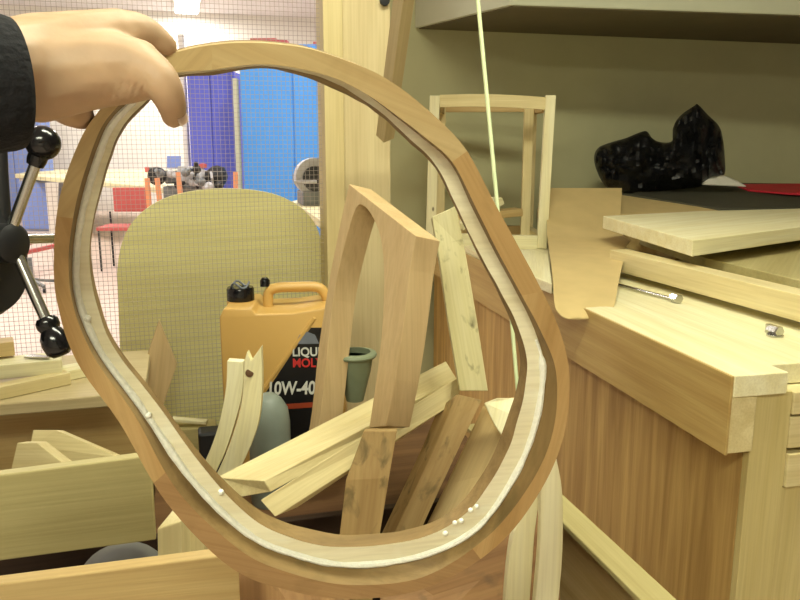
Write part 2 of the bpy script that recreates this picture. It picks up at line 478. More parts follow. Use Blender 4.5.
    B = [on_z(292, 201, zb), on_z(345, 237, zb), on_z(372, 214, zb), on_z(335, 194, zb)]
    gb = empty('side_bench', ((B[0] + B[2]) / 2).xy.to_3d(), 'pale wooden side bench half hidden by the post', 'bench')
    prism('bench_top', B, (0, 0, -.05), M['white_pine'], gb, bevel=.003)
    bc = (B[0] + B[1] + B[2] + B[3]) / 4
    for p in B:
        k = p.lerp(bc, .1); box('leg', (k.x - .03, k.y - .03, 0), (k.x + .03, k.y + .03, zb - .05), M['post'], gb)
    q = on_z(314, 205, zb)
    gr = empty('bench_grinder', q, 'pale grey bench grinder on the side bench by the post', 'grinder')
    fwd = RT
    ax = (RT * .35 - HF).normalized()
    lathe('guard', q + Vector((0, 0, .20)) , ax, [(0, -.09), (.09, -.09), (.13, -.07), (.135, -.02), (.135, .04), (.11, .05), (0, .05)], M['light_metal'], gr)
    lathe('wheel', q + Vector((0, 0, .19)) + ax * .05, ax, [(0, 0), (.09, 0), (.09, .02), (.03, .025), (0, .05)], M['dark_metal'], gr)
    lathe('motor', q + Vector((0, 0, .18)) - ax * .09, -ax, [(0, 0), (.08, 0), (.09, .02), (.09, .2), (0, .22)], M['grey_metal'], gr)
    box('cover', (-.06, -.04, .12), (.2, .16, .325), M['light_metal'], gr, .03, WM[gr.name] @ Matrix.Rotation(YAW, 4, 'Z'))
    box('base', (-.09, -.08, 0), (.09, .2, .10), M['grey_metal'], gr, .01, WM[gr.name])
    tube('tool_rest', [q + Vector((0, 0, .17)) + ax * .1, q + Vector((0, 0, .17)) + ax * .1 - RT * .16], .012, M['light_metal'], gr, 8)
far()

# ------------------------------------------------------------------ lamps
def lamp(name, x, y, z, lx, ly, power, color, label, show=True):
    r = empty(name, (x, y, z), label, 'ceiling lamp', 'fluorescent ceiling lamps')
    box('housing', (x - lx / 2 - .03, y - ly / 2 - .03, z), (x + lx / 2 + .03, y + ly / 2 + .03, z + .05), M['white_wall'], r, .004)
    for e in (-1, 1):
        tube('hanger', [(x + e * lx * .4, y, z + .049), (x + e * lx * .4, y, 3.8)], .006, M['steel'], r, 8)
    box('diffuser', (x - lx / 2, y - ly / 2, z - .02), (x + lx / 2, y + ly / 2, z), M['lamp'], r, .003)
    ld = bpy.data.lights.new('tube_light', 'AREA'); ld.shape = 'RECTANGLE'; ld.size = lx; ld.size_y = ly
    ld.energy = power; ld.color = color
    lo = bpy.data.objects.new('tube_light', ld); COL.objects.link(lo); lo.location = (x, y, z - .03)
COOL = (1, .97, .93)
q = on_z(187, 4, 3.74)
lamp('ceiling_lamp', q.x, q.y, 3.74, .40, 2.0, 74, COOL, 'white fluorescent lamp on the far ceiling above violet cabinet')
lamp('ceiling_lamp', -2.6, 11.2, 3.74, .32, 1.5, 86, COOL, 'white fluorescent ceiling lamp over far left of the room')
lamp('ceiling_lamp', 3.2, 10.8, 3.74, .32, 1.5, 86, COOL, 'white fluorescent ceiling lamp over far right of the room')
lamp('ceiling_lamp', -2.4, 6.2, 3.74, .32, 1.5, 74, COOL, 'white fluorescent ceiling lamp over middle left of the room')
lamp('ceiling_lamp', 1.4, 6.6, 3.74, .32, 1.5, 68, COOL, 'white fluorescent ceiling lamp behind the inner wall')
WARM = (.97, 1, .73)
lamp('hanging_lamp', .55, .95, 2.75, 1.3, .25, 22, WARM, 'warm fluorescent lamp hanging above wooden workbench')
lamp('hanging_lamp', -.7, -.9, 2.6, 1.3, .3, 36, WARM, 'unseen warm fill lamp hanging behind the viewpoint')  # unseen lamp, strengthened as frontal fill for faces towards the camera

w = bpy.data.worlds.new('world'); S.world = w; w.use_nodes = True
w.node_tree.nodes['Background'].inputs['Color'].default_value = (.9, .9, 1, 1)
w.node_tree.nodes['Background'].inputs['Strength'].default_value = .05

# ------------------------------------------------------------------ post, mesh, brace, overhead casing
MY = 1.98
xl = on_y(318.5, 150, 2.03).x; xm = on_y(344.5, 150, 1.93).x; xr = on_y(390.5, 150, 1.95).x
r = empty('wooden_post', ((xl + xr) / 2, 1.98, 0), 'upright pine post of two joined boards by wire mesh', 'post')
box('stud', (xl, 1.93, 0), (xm, 2.03, 3.8), M['post'], r, .002)
box('board', (xm, 1.95, 0), (xr, 2.03, 3.8), M['post2'], r, .002)
lathe('bolt', (xr - .015, 1.95, on_y(385, 1, 1.95).z), (0, -1, 0), [(0, 0), (.012, 0), (.012, .01), (0, .012)], M['blackcast'], r, 12)

mp = empty('wire_mesh_partition', (-.5, MY, 0), 'fine square wire mesh screen left of the pine post', 'wire mesh screen')
bm = bmesh.new()
x0, x1, z0, z1, pitch, wr = -1.3, xl, .5, 3.2, .0108, .0004
k = 0; x = x1
while x > x0:
    add_box(bm, (x - wr, MY - wr, z0), (x + wr, MY + wr, z1)); x -= pitch
z = z0
while z < z1:
    add_box(bm, (x0, MY - .0017, z - wr), (x1, MY - .0006, z + wr)); z += pitch
finish('mesh', bm, M['wire'], None, mp)
box('bottom_rail', (x0, MY - .03, .42), (xl, MY + .03, .5), M['post'], mp)
box('top_rail', (x0, MY - .03, 3.2), (xl, MY + .03, 3.31), M['post'], mp)
box('side_post', (x0 - .08, MY - .03, 0), (x0, MY + .03, 3.8), M['post'], mp)

p1 = at(385, 137, 1.93); p0 = p1 + (at(414, -75, 1.6) - p1) * 3.5
tag(beam('brace', p0, p1, .032, .032, M['post2'], None, up=(HF + RT * .9)), 'slanting square wooden brace in front of the post top', 'brace')

A = on_y(415, 28, WY - .002); z = A.z
B = on_z(510, 5, z); C = on_z(800, 15, z); C = B + (C - B) * 2.2
pts = [A, B, C, Vector((C.x, WY - .002, z))]
oc = empty('overhead_casing', sum(pts, Vector()) / 4, 'pale boxed casing on the wall above wooden workbench', 'casing')
prism('box', pts, (0, 0, .5), M['casing'], oc, bevel=.003)
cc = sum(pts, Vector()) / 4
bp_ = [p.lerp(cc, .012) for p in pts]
prism('shade_board', bp_, (0, 0, -.004), M['casing_shade'], oc, bevel=0)  # added thin sheet, coloured dark as the shaded underside

# ------------------------------------------------------------------ workbench
BZ = .95
BC = on_z(735, 376, BZ)
def bench():
    r = empty('workbench', (1.5, 2.2, 0), 'large pine workbench with vertical grained side panel', 'workbench')
    mt = Matrix.Translation(Vector((BC.x, BC.y, 0))) @ Matrix.Rotation(math.radians(-2.85), 4, 'Z')
    LB = WY - BC.y - .06; WB = 1.7
    box('top_rail', (0, 0, BZ - .04), (.108, LB, BZ), M['white_pine'], r, .002, mt, 1)
    box('apron', (0, .004, BZ - .146), (.052, LB, BZ - .0402), M['pale'], r, .002, mt, 1)
    box('shade_facing', (-.006, .001, BZ - .147), (-.0002, LB, BZ - .001), M['beam'], r, .001, mt, 1)  # added thin strip, painted browner for the unlit side of the bench
    box('worktop', (.1085, .05, BZ - .04), (WB, LB, BZ - .001), M['white_pine'], r, .002, mt, 1)
    bm = bmesh.new(); add_box(bm, (.052, .03, .06), (.066, LB, BZ - .147), mt)
    finish('side_panel', bm, M['panel'], frame(mt @ Vector((0, 0, .06)), (0, 0, 1), mt.to_3x3() @ Vector((1, 0, 0))), r, bevel=.001)
    box('corner_stile', (.0525, .012, .0), (.13, .029, BZ - .041), M['front'], r, .001, mt)
    bm = bmesh.new(); add_box(bm, (.1305, .018, .06), (WB, .034, BZ - .23), mt)
    finish('front_panel', bm, M['front'], frame(mt @ Vector((0, 0, .06)), (0, 0, 1), mt.to_3x3() @ Vector((0, 1, 0))), r, bevel=.001)
    box('front_rail', (.131, .008, BZ - .085), (WB, .06, BZ - .042), M['pale'], r, .002, mt)
    box('front_rail', (.131, .006, BZ - .225), (WB, .05, BZ - .16), M['pale'], r, .002, mt)
    box('front_rail', (.131, .010, BZ - .15), (WB, .05, BZ - .09), M['pale'], r, .002, mt)
    for x in (.07, WB - .08):
        for y in (.06, LB - .09):
            box('leg', (x, y, 0), (x + .07, y + .07, BZ - .151), M['tan'], r, .0015, mt)
bench()

# beam, panels and sheets on the bench
def on_bench():
    # stack of boards at the back of the bench
    zs = BZ
    for i, (x0, x1, y0, y1, h, l) in enumerate((
            (1.62, 2.55, 2.30, 3.28, .05, 'wide bottom board of the stack at the back of workbench'),
            (1.58, 2.58, 2.62, 3.32, .05, 'middle board of the stack at the back of workbench'))):
        tag(box('stacked_board', (x0, y0, zs), (x1, y1, zs + h - .001), M['tan'], None, .002, gaxis=0), l, 'board', 'boards stacked at the back of the bench')
        zs += h
    global ZST
    ZST = zs
    # beam
    p0 = on_z(627, 249, 1.028); p1 = on_z(860, 302, 1.028)
    d = (p1 - p0).normalized(); side = Vector((d.y, -d.x, 0))
    hb = .058
    c0 = p0 + side * .03 - Vector((0, 0, hb / 2)); c1 = p1 + side * .03 - Vector((0, 0, hb / 2))
    tag(beam('square_beam', c0, c1, .06, hb, M['pale']), 'long square pine beam lying on workbench under the wide pale board', 'beam')
    # packing strip that lifts the beam
    q = c0.lerp(c1, .12)
    # wide panel
    zt = 1.10
    P = [on_z(693, 240.5, zt), on_z(603, 216, zt), on_z(700, 211, zt), on_z(860, 207, zt), on_z(860, 219, zt)]
    tag(prism('pine_board', P, (0, 0, -.042), M['white_pine'], bevel=.002), 'wide pale pine board lying askew on top of workbench', 'board')
    # second board below right part of panel
    P = [on_z(690, 254, 1.04), on_z(850, 245, 1.04), on_z(850, 262, 1.0), on_z(730, 262, 1.0)]
    P = [on_z(705, 258, 1.025), on_z(640, 236, 1.025), on_z(850, 232, 1.025), on_z(850, 276, 1.025), on_z(800, 280, 1.025)]
    tag(prism('olive_board', P, (0, 0, -.03), M['mdf'], bevel=.002), 'dull olive board under the wide pale board', 'board')
    # pale cardboard sheet left of grey sheet
    P = [at(598, 196, 3.35), at(640, 190, 3.45), at(720, 205, 3.15), at(720, 216, 3.0), at(605, 213.5, 3.05)]
    tag(prism('cardboard_sheet', P, (0, 0, -.008), M['card'], bevel=.0005), 'flat cardboard sheet between hanging template and grey sheet', 'sheet')
    P = [at(622, 193, 3.36), at(660, 182, 3.62), at(860, 184, 3.62), at(860, 206, 3.07), at(720, 208.5, 3.07)]
    tag(prism('grey_sheet', P, (0, 0, -.012), M['sheet'], bevel=.002), 'dark grey folded sheet under the black plastic bag', 'sheet')
    P = [at(735, 184, 3.55), at(860, 183, 3.55), at(860, 196, 3.25), at(790, 193, 3.3), at(748, 189.5, 3.42)]
    tag(prism('red_strip', P, (0, 0, -.008), M['crimson'], bevel=.001), 'flat crimson strip lying right of the black bag', 'strip')
    P = [at(708, 169, 3.42), at(738, 181, 3.42), at(746, 186, 3.36), at(702, 184, 3.34)]
    tag(prism('paper_scrap', P, .004, M['paper'], bevel=0), 'white paper scrap between black bag and crimson strip', 'paper')
    # hanging template
    rows = [(548, 622, 188, 3.16), (548, 621, 205, 3.04), (547, 620, 222, 2.92), (547, 622, 234, 2.80), (548, 630, 240, 2.72), (549, 626, 247, 2.58),
            (551, 623, 262, 2.27), (553, 619, 280, 2.08), (554, 616, 298, 1.93), (556, 613, 309, 1.87), (562, 606, 316, 1.845), (568, 600, 318.5, 1.84)]
    rows = spline(rows, 3, False)
    bm = bmesh.new(); th = .003
    G = []
    for x0, x1, y, d in rows:
        G.append([at(x0 + (x1 - x0) * k / 8, y, d + .004 * math.sin(k * 1.2)) for k in range(9)])
    n = Vector((0, -.4, 1)).normalized() * th
    top = [[bm.verts.new(p) for p in g] for g in G]; bot = [[bm.verts.new(p - n) for p in g] for g in G]
    R_, Cn = len(G), 9
    for i in range(R_ - 1):
        for k in range(Cn - 1):
            bm.faces.new((top[i][k], top[i][k + 1], top[i + 1][k + 1], top[i + 1][k]))
            bm.faces.new((bot[i][k], bot[i + 1][k], bot[i + 1][k + 1], bot[i][k + 1]))
        bm.faces.new((top[i][0], top[i + 1][0], bot[i + 1][0], bot[i][0]))
        bm.faces.new((top[i][-1], bot[i][-1], bot[i + 1][-1], top[i + 1][-1]))
    for g, h in ((top[0], bot[0]), (top[-1], bot[-1])):
        for k in range(Cn - 1): bm.faces.new((g[k], g[k + 1], h[k + 1], h[k]))
    tag(finish('template', bm, M['card'], None, None, smooth=True), 'rounded cardboard template draped over the workbench edge', 'template')
    # clamp bolts
    for i, (x, y, rod) in enumerate(((676, 297.5, True), (775, 331, False))):
        c = on_z(x, y + 5, BZ)
        b = empty('clamp_bolt', c, ('shiny bolt with long rod on bench top, nearest the template' if rod else 'short shiny bolt head on bench top near front corner'), 'bolt', 'shiny bolts on the bench top')
        ax = Vector((-.1, 1, 0)).normalized()
        h = Vector((0, 0, .011))
        lathe('nut', c + h - ax * .012, ax, [(0, 0), (.012, 0), (.0125, .004), (.0125, .022), (.009, .024), (.009, .03), (0, .03)], M['steel'], b, 6, smooth=False)
        if rod: tube('rod', [c + h * .6 + ax * .015, c + h * .45 + ax * .34], .0045, M['steel'], b, 10)
        else: lathe('washer', c, (0, 0, 1), [(.0, 0), (.017, 0), (.017, .003), (0, .003)], M['steel'], b, 20); lathe('bolt_head', c + Vector((.01, .03, 0)), (0, 0, 1), [(0, 0), (.008, 0), (.008, .018), (0, .02)], M['steel'], b, 12)
    # scraps at bench corner under crate
    P = [on_z(520, 249, BZ + .03), on_z(549, 254, BZ + .03), on_z(552, 284, BZ + .03), on_z(532, 276, BZ + .03)]
    tag(prism('pale_offcut', P, (0, 0, -.028), M['white_pine'], bevel=.002), 'pale rounded offcut on bench edge left of hanging template', 'offcut')
    P = [on_z(400, 214, BZ + .06), on_z(430, 211, BZ + .06), on_z(500, 240, BZ + .06), on_z(480, 250, BZ + .06)]
    P = [on_z(463, 246, BZ + .02), on_z(486, 243, BZ + .02), on_z(505, 257, BZ + .02), on_z(488, 258, BZ + .02)]
    tag(prism('pale_offcut', P, (0, 0, -.018), M['white_pine'], bevel=.002), 'thin pale offcut on bench edge below the open crate', 'offcut')
on_bench()

# ------------------------------------------------------------------ open crate frame on the bench
def crate():
    d0 = 2.98
    zb = BZ + .001
    def P(px, py, d): return at(px, py, d)
    FR = on_z(541.5, 248, zb); FL = at(430.5, 240, d0); FL.z = zb
    dirx = (FR - FL); w = dirx.length; ex = dirx.normalized(); ey = Vector((-ex.y, ex.x, 0))
    H = at(545, 95.5, (FR - EYE).dot(HF)).z - zb
    r = empty('crate_frame', (FR + FL) / 2, 'open pine crate frame standing at far end of workbench', 'crate')
    t = .037
    mt = Matrix((ex, ey, Vector((0, 0, 1)))).transposed().to_4x4(); mt.translation = FL
    lean = .025
    dp = .30
    def post(x, y, h, nm='upright', lx=0, m_='pale'): 
        bm = bmesh.new(); add_beam(bm, mt @ Vector((x, y, 0)), mt @ Vector((x + lx, y, h)), t, t, up=ey)
        finish(nm, bm, M[m_], frame(mt @ Vector((x, y, 0)), (0, 0, 1), ex), r, bevel=.002)
    post(0, 0, H, lx=.012, m_='white_pine'); post(w, 0, H, lx=.012, m_='white_pine')
    post(.035, dp, H - .01); post(w - .02, dp, H - .01); post(w - .045, dp * .62, H - .03)
    # top front rail slightly bowed
    bm = bmesh.new()
    for i in range(6):
        a, b = i / 6, (i + 1) / 6
        f = lambda s: mt @ Vector((.012 + t / 2 + s * (w - t), 0, H - .019 + .006 * (1 - (2 * s - 1) ** 2) - .010 * s))
        add_beam(bm, f(a), f(b), t * .8, .044)
    finish('top_rail', bm, M['pale'], frame(mt @ Vector((0, 0, H)), ex), r)
    beam('top_rail', mt @ Vector((.035, dp, H - .03)), mt @ Vector((w - .02, dp, H - .03)), .03, .036, M['tan'], r)
    beam('side_rail', mt @ Vector((w, t / 2, H - .04)), mt @ Vector((w - .02, dp, H - .04)), .03, .036, M['tan'], r)
    beam('side_rail', mt @ Vector((.01, t / 2, H - .04)), mt @ Vector((.035, dp, H - .04)), .03, .036, M['tan'], r)
    beam('bottom_rail', mt @ Vector((t / 2, 0, .03)), mt @ Vector((w - t / 2, 0, .022)), .03, .05, M['white_pine'], r)
    beam('bottom_rail', mt @ Vector((.035, dp, .03)), mt @ Vector((w - .02, dp, .03)), .03, .045, M['tan'], r)
    beam('side_rail', mt @ Vector((w, t / 2, .03)), mt @ Vector((w - .02, dp, .03)), .03, .04, M['pale'], r)
    beam('side_rail', mt @ Vector((.0, t / 2, .03)), mt @ Vector((.035, dp, .03)), .03, .04, M['pale'], r)
    # scraps lying in the crate
    tag(beam('scrap_stick', mt @ Vector((.06, .09, .10)), mt @ Vector((w - .07, .2, .12)), .07, .03, M['tan'], None), 'brownish stick lying slantwise inside the open crate frame', 'scrap')
    tag(beam('scrap_stick', mt @ Vector((.10, .06, .075)), mt @ Vector((w * .62, .16, .17)), .08, .028, M['white_pine'], None), 'pale stick propped inside the open crate frame', 'scrap')
    q = mt @ Vector((w * .52, .08, .125))
crate()

# ------------------------------------------------------------------ black bag
def bag():
    d = 3.42
    z0 = ZST + .03
    prof = [(594, 160), (598, 148), (612, 142), (626, 138), (645, 131), (652, 138), (660, 142), (672, 141), (673, 128), (680, 116), (694, 106), (698, 104.5), (708, 115), (719, 126), (723, 140), (725, 160), (724, 175), (712, 178), (702, 186), (680, 189), (655, 191), (630, 194), (610, 190), (600, 178)]
    P = spline(prof, 6)
    cx, cy = 662, 165
    bm = bmesh.new()
    # inflated two-sided shell: rings shrinking to a centre spine
    L = 12
    n = len(P)
    spine = lambda x: (x, 166 if x < 660 else 166 - .33 * (x - 660))
    layers = []
    for s in (-1, 1):
        lay = []
        for j in range(1 if s == 1 else 0, L):
            t = j / (L - 1)
            row = []
            for (x, y) in P:
                sx = min(max(x, 615), 708); c = spine(sx)
                qx = x + (c[0] - x) * t; qy = y + (c[1] - y) * t
                off = math.sqrt(max(0, 1 - (1 - t) ** 2)) * .10
                p = at(qx, qy, d)
                k = noise.noise(p * 16) * .05 + noise.noise(p * 45) * .02 + abs(noise.noise(Vector((p.x * 26, p.z * 12, 3)))) * .05 + abs(noise.noise(Vector((p.z * 40, p.x * 15, 8)))) * .03
                if t == 0: k = 0
                p = at(qx, qy, d + s * (off + k * s * -1 if False else off) - (k if s < 0 else 0))
                row.append(bm.verts.new(p))
            lay.append(row)
        layers.append(lay)
    front, back = layers
    back = [front[0]] + back
    for lay in (front, back):
        for a, b in zip(lay, lay[1:]):
            for i in range(n):
                bm.faces.new((a[i], a[(i + 1) % n], b[(i + 1) % n], b[i]))
        ring = lay[-1]
        bm.faces.new(ring)
    bmesh.ops.remove_doubles(bm, verts=bm.verts[:], dist=.0015)
    bmesh.ops.triangulate(bm, faces=[f for f in bm.faces if len(f.verts) > 4])
    o = finish('plastic_bag', bm, M['bag'], None, None, smooth=True)
    tag(o, 'crumpled black plastic bag with two lobes against the wall', 'plastic bag')
bag()

# ------------------------------------------------------------------ pale rod
tag(tube('thin_rod', [at(474, -40, 1.62) + (at(474, -40, 1.62) - at(498, 213, 1.60)) * 2.0, at(474, -40, 1.62), at(498, 213, 1.60), at(510, 300, 1.58), at(518, 395, 1.56), at(527, 520, 1.54)], .0042, M['rod'], n=10), 'long thin pale green rod standing upright in front of crate', 'rod')

# ------------------------------------------------------------------ plywood behind the mesh
def plywood():
    out = [(117, 450), (117, 275), (120, 250), (129, 227), (146, 209), (170, 196.5), (205, 189.5), (240, 189), (272, 193.5), (296, 204), (312, 219), (320, 236), (324, 260), (325, 450)]
    y = 2.05
    Q = [out[0]] + spline(out[1:-1], 4, False) + [out[-1]]
    pts = [on_y(a, b, y) for a, b in Q]
    pts[0].z = 0; pts[-1].z = 0
    tag(prism('plywood_board', pts, (0, .018, 0), M['ply'], grain=Vector((1, 0, .05)), bevel=.001), 'large round-topped plywood board standing behind wire mesh', 'plywood board')
plywood()

# ------------------------------------------------------------------ left: chest with sticks
CZ = .85
def chest():
    r = empty('wooden_chest', (-.6, 1.77, 0), 'low wooden chest with a pale lid before the wire mesh', 'chest')
    box('body', (-1.25, 1.62, 0), (-.105, 1.93, CZ - .026), M['tan'], r, .002)
    box('lid', (-1.27, 1.60, CZ - .0255), (-.095, 1.945, CZ), M['post2'], r, .003)
    z = CZ
    tag(beam('scrap_stick', on_z(-60, 404, z + .014), on_z(68, 377, z + .014), .03, .026, M['pale']), 'long pale square stick lying along the chest lid', 'stick', 'sticks on the chest lid')
    tag(beam('scrap_stick', on_z(40, 378, z + .012), on_z(90, 368, z + .012), .05, .022, M['white_pine']), 'short pale stick on chest lid beside the ring', 'stick', 'sticks on the chest lid')
    tag(beam('scrap_stick', on_z(-40, 372, z + .04), on_z(62, 362, z + .04), .07, .03, M['white_pine']), 'wide white stick lying at back of chest lid', 'stick', 'sticks on the chest lid')
    a = at(-30, 350, 1.66); b = at(12, 343, 1.66)
    tag(beam('scrap_stick', on_z(-50, 353, z + .075), on_z(14, 346, z + .075), .05, .03, M['tan']), 'tan stick on top of the white stick, cut by the picture edge', 'stick', 'sticks on the chest lid')
    c = on_z(24, 358, z + .058)
    tag(prism('metal_scrap', [c, c + Vector((.05, -.02, 0)), c + Vector((.055, -.01, 0)), c + Vector((.01, .02, 0))], (0, 0, .003), M['steel'], bevel=0), 'small bright metal scrap on sticks under black handle knob', 'scrap')
chest()

# ------------------------------------------------------------------ drill press lever at left
def drill():
    d = .86
    hub = at(4, 243, d)
    r = empty('drill_press', Vector((hub.x - .25, hub.y + .1, 0)), 'black drill press with three steel levers and ball knobs', 'drill press')
    bx = hub + Vector((-.14, .04, .05))
    box('head', (bx.x - .75, bx.y - .10, bx.z - .16), (bx.x + .10, bx.y + .12, bx.z + .26), M['blackcast'], r, .02)
    axis = (RT * .9 - HF * .35).normalized()
    lathe('hub', hub - axis * .06, axis, [(0, 0), (.032, 0), (.034, .01), (.034, .05), (.022, .054), (.022, .075), (.016, .08), (0, .08)], M['blackcast'], r)
    lathe('feed_drum', at(-12, 272, d) , axis, [(0, -.04), (.05, -.04), (.052, .0), (.045, .012), (0, .014)], M['blackcast'], r)
    for (x, y, dd), (x0, y0), kind in (((43, 143, .86), (9, 236), 'ball'), ((54, 338, .84), (15, 250), 'long'), ((70, 238, 1.0), (8, 239), 'ball')):
        k = at(x, y, dd); s = at(x0, y0, d)
        ax = (k - s).normalized()
        lv = tube('lever', [s, k - ax * .012], .0062 if kind != 'x' else .005, M['steel'], r, 14)
        if kind == 'ball':
            R = .0185; pr = [(0, -.026), (.009, -.026), (.0105, -.02), (.0105, -.014)]
            pr += [(R * math.cos(a), R * math.sin(a)) for a in [math.radians(-50 + 140 * i / 14) for i in range(15)]]
            lathe('knob', k, ax, pr, M['blackplastic'], lv)
        else:
            lathe('knob', k, ax, [(0, -.024), (.010, -.024), (.0125, -.02), (.0125, -.014), (.0105, -.010), (.0145, -.003), (.0155, .006), (.014, .016), (.009, .021), (0, .022)], M['blackplastic'], lv)
    cx = bx.x - .62
    tube('quill', [at(1, 128, .88), at(1.5, 170, .88), at(4, 226, .88)], [.006, .007, .0085], M['blackcast'], r, 14)
    box('neck', (cx - .045, bx.y + .11, bx.z - .1), (cx + .045, bx.y + .26, bx.z + .2), M['blackcast'], r, .01)
    tube('column', [(cx, bx.y + .2, 0), (cx, bx.y + .2, bx.z + .15)], .035, M['dark_metal'], r)
    box('base', (cx - .16, bx.y - .1, 0), (cx + .12, bx.y + .35, .04), M['blackcast'], r, .01)
drill()

# ------------------------------------------------------------------ scrap bin and the pile in it
SZ = .62
def bin_():
    r = empty('scrap_bin', (.1, 1.15, 0), 'large open wooden bin full of offcuts', 'bin')
    box('side', (.695, .55, .0), (.72, 1.80, SZ), M['tan'], r, .002, gaxis=1)
    box('rim', (.672, .55, SZ), (.728, 1.80, SZ + .012), M['mdf'], r, .002, gaxis=1)
    box('side', (-.80, .55, .0), (-.775, 1.42, SZ - .2), M['brown'], r, .002, gaxis=1)
    box('back', (-.774, 1.40, .0), (.694, 1.42, SZ + .01), M['bin_inside'], r, .002)  # dark colour and height stand in for shadow in the gap
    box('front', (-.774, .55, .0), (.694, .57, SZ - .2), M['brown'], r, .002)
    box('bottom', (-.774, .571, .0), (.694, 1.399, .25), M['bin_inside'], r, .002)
    s = empty('low_bench', (.27, 1.65, 0), 'dark low bench behind the offcut bin carrying orange canister', 'bench')
    box('bench_top', (-.09, 1.43, SZ - .04), (.66, 1.935, SZ), M['dark_brown'], s, .002)
    for x in (-.06, .60):
        for y in (1.45, 1.87): box('leg', (x, y, 0), (x + .05, y + .05, SZ - .0405), M['dark_brown'], s)
bin_()

def pile():
    P = lambda pts, d: [at(x, y, d) for x, y in pts]
    Q = lambda pts: [at(x, y, d) for x, y, d in pts]
    # rail across lower left
    yy = .93
    tag(prism('pine_plank', [on_y(-60, 592, yy), on_y(238, 553.5, yy), on_y(243, 660, yy), on_y(-60, 700, yy)], (0, .022, 0), M['tan'], bevel=.002), 'tan plank across the lower left front of the bin', 'plank')
    # dull board
    yy = 1.12
    tag(prism('plywood_offcut', [on_y(-60, 483, yy), on_y(143, 456.5, yy), on_y(151, 458, yy), on_y(156, 540, yy), on_y(-60, 569, yy)], (0, .02, 0), M['mdf'], bevel=.002), 'rectangular dull plywood offcut upright at left of the bin', 'offcut')
    # two pale wedges behind it
    tag(prism('pale_block', Q([(30, 446, 1.30), (33, 430, 1.32), (56, 430, 1.32), (119, 457, 1.30), (122, 520, 1.26), (30, 520, 1.26)]), .035, M['pale'], grain=RT), 'pale sawn block behind the dull offcut, further back', 'block', 'pale blocks behind the dull offcut')
    tag(prism('pale_block', Q([(10, 474, 1.22), (17, 443, 1.24), (37, 443, 1.24), (72, 470, 1.22), (75, 520, 1.2), (8, 520, 1.2)]), .035, M['pale'], grain=RT), 'pale sawn block behind dull offcut, nearer the left edge', 'block', 'pale blocks behind the dull offcut')
    # small blocks right of the board
    tag(prism('short_block', Q([(157, 529, 1.02), (181, 521, 1.02), (186, 760, .96), (160, 766, .96)]), at(178, 503, 1.075) - at(157, 529, 1.02), M['pale'], bevel=.002), 'short upright pale block at right end of dull offcut', 'block', 'short blocks by the ring')
    tag(prism('short_block', Q([(187, 523, 1.04), (204, 517, 1.04), (208, 760, .98), (188, 762, .98)]), at(196, 503, 1.09) - at(187, 523, 1.04), M['pale'], bevel=.002), 'short upright pale block half hidden behind lower left ring', 'block', 'short blocks by the ring')
    # grey lid
    c = at(124, 590, 1.06)
    lathe_o = lathe('plastic_tub', c, (0, -.25, 1), [(0, -.05), (.062, -.05), (.066, .0), (.064, .03), (.055, .044), (.03, .052), (0, .054)], M['greylid'])
    tag(lathe_o, 'rounded grey plastic tub below the dull offcut', 'tub')
    # curved jagged strips
    s1 = spline([(227, 361), (226, 387), (220, 420), (210, 450), (196, 480), (185, 505)], 4, False)
    s1r = spline([(243, 362), (243, 385), (239, 408), (226, 450), (212, 480), (200, 510)], 4, False)
    tag(prism('curved_strip', P(s1 + s1r[::-1], 1.36), .02, M['white_pine'], grain=Vector((.2, 0, 1)), bevel=.0008), 'curved pale strip with square top in front of canister', 'strip', 'curved pale strips')
    s2r = spline([(261, 347), (262, 383), (259, 420), (249, 450), (232, 484), (222, 505)], 4, False)
    s2l = [(251, 361), (247, 352), (244.5, 361)] + spline([(244.2, 372), (241, 406), (229, 446), (214, 480), (202, 508)], 4, False)
    o = tag(prism('curved_strip', P(s2r[::-1] + s2l, 1.335), .018, M['white_pine'], grain=Vector((.2, 0, 1)), bevel=.0008), 'curved pale strip with jagged top and a knot', 'strip', 'curved pale strips')
    kc = at(249.5, 373, 1.334)
    k = lathe('knot', kc, (EYE - kc), [(0, 0), (.0075, 0), (.007, .0004), (0, .0005)], M['knot'], o, 14)
    # pointed plate
    pp = [(159, 320), (177, 364), (163, 406), (158, 436), (134, 436), (141, 374)]
    tag(prism('pointed_offcut', [on_y(x, y, 1.9) for x, y in pp], (0, .012, 0), M['pink'], bevel=.001), 'pointed pinkish plywood offcut upright against the wire mesh', 'offcut')
    # sliver
    a = at(172, 419, 1.76); b = at(207, 422, 1.76)
    tag(beam('wood_sliver', a, b, .02, .008, M['white_pine']), 'thin pale sliver lying on a block below the round-topped plywood board', 'sliver')
    c = at(190, 423.5, 1.77)
    tag(box('dull_block', (c.x - .07, c.y - .03, SZ), (c.x + .06, c.y + .03, c.z - .004), M['mdf']), 'dull block under the thin pale sliver', 'block')
    c = at(208, 443, 1.62)
    bm = bmesh.new(); add_box(bm, (c.x - .02, c.y - .02, SZ), (c.x + .03, c.y + .03, c.z + .03)); 
    tag(finish('black_block', bm, M['blackcast'], None, bevel=.006), 'small black block behind the foot of curved strips', 'block')
    # slanting planks
    def loft(name, A, B, mat, grain):
        bm = bmesh.new()
        a = [bm.verts.new(p) for p in A]; b = [bm.verts.new(p) for p in B]
        bm.faces.new(a); bm.faces.new(b[::-1])
        for q in range(4): bm.faces.new((a[q], b[q], b[(q + 1) % 4], a[(q + 1) % 4]))
        return finish(name, bm, mat, frame(A[0], grain), None, bevel=.0015)
    A = Q([(217, 477, 1.21), (264, 481, 1.17), (271, 492, 1.17), (224, 500, 1.19)])
    B = Q([(446, 361, 1.58), (457, 379, 1.56), (457, 393, 1.56), (446, 377, 1.58)])
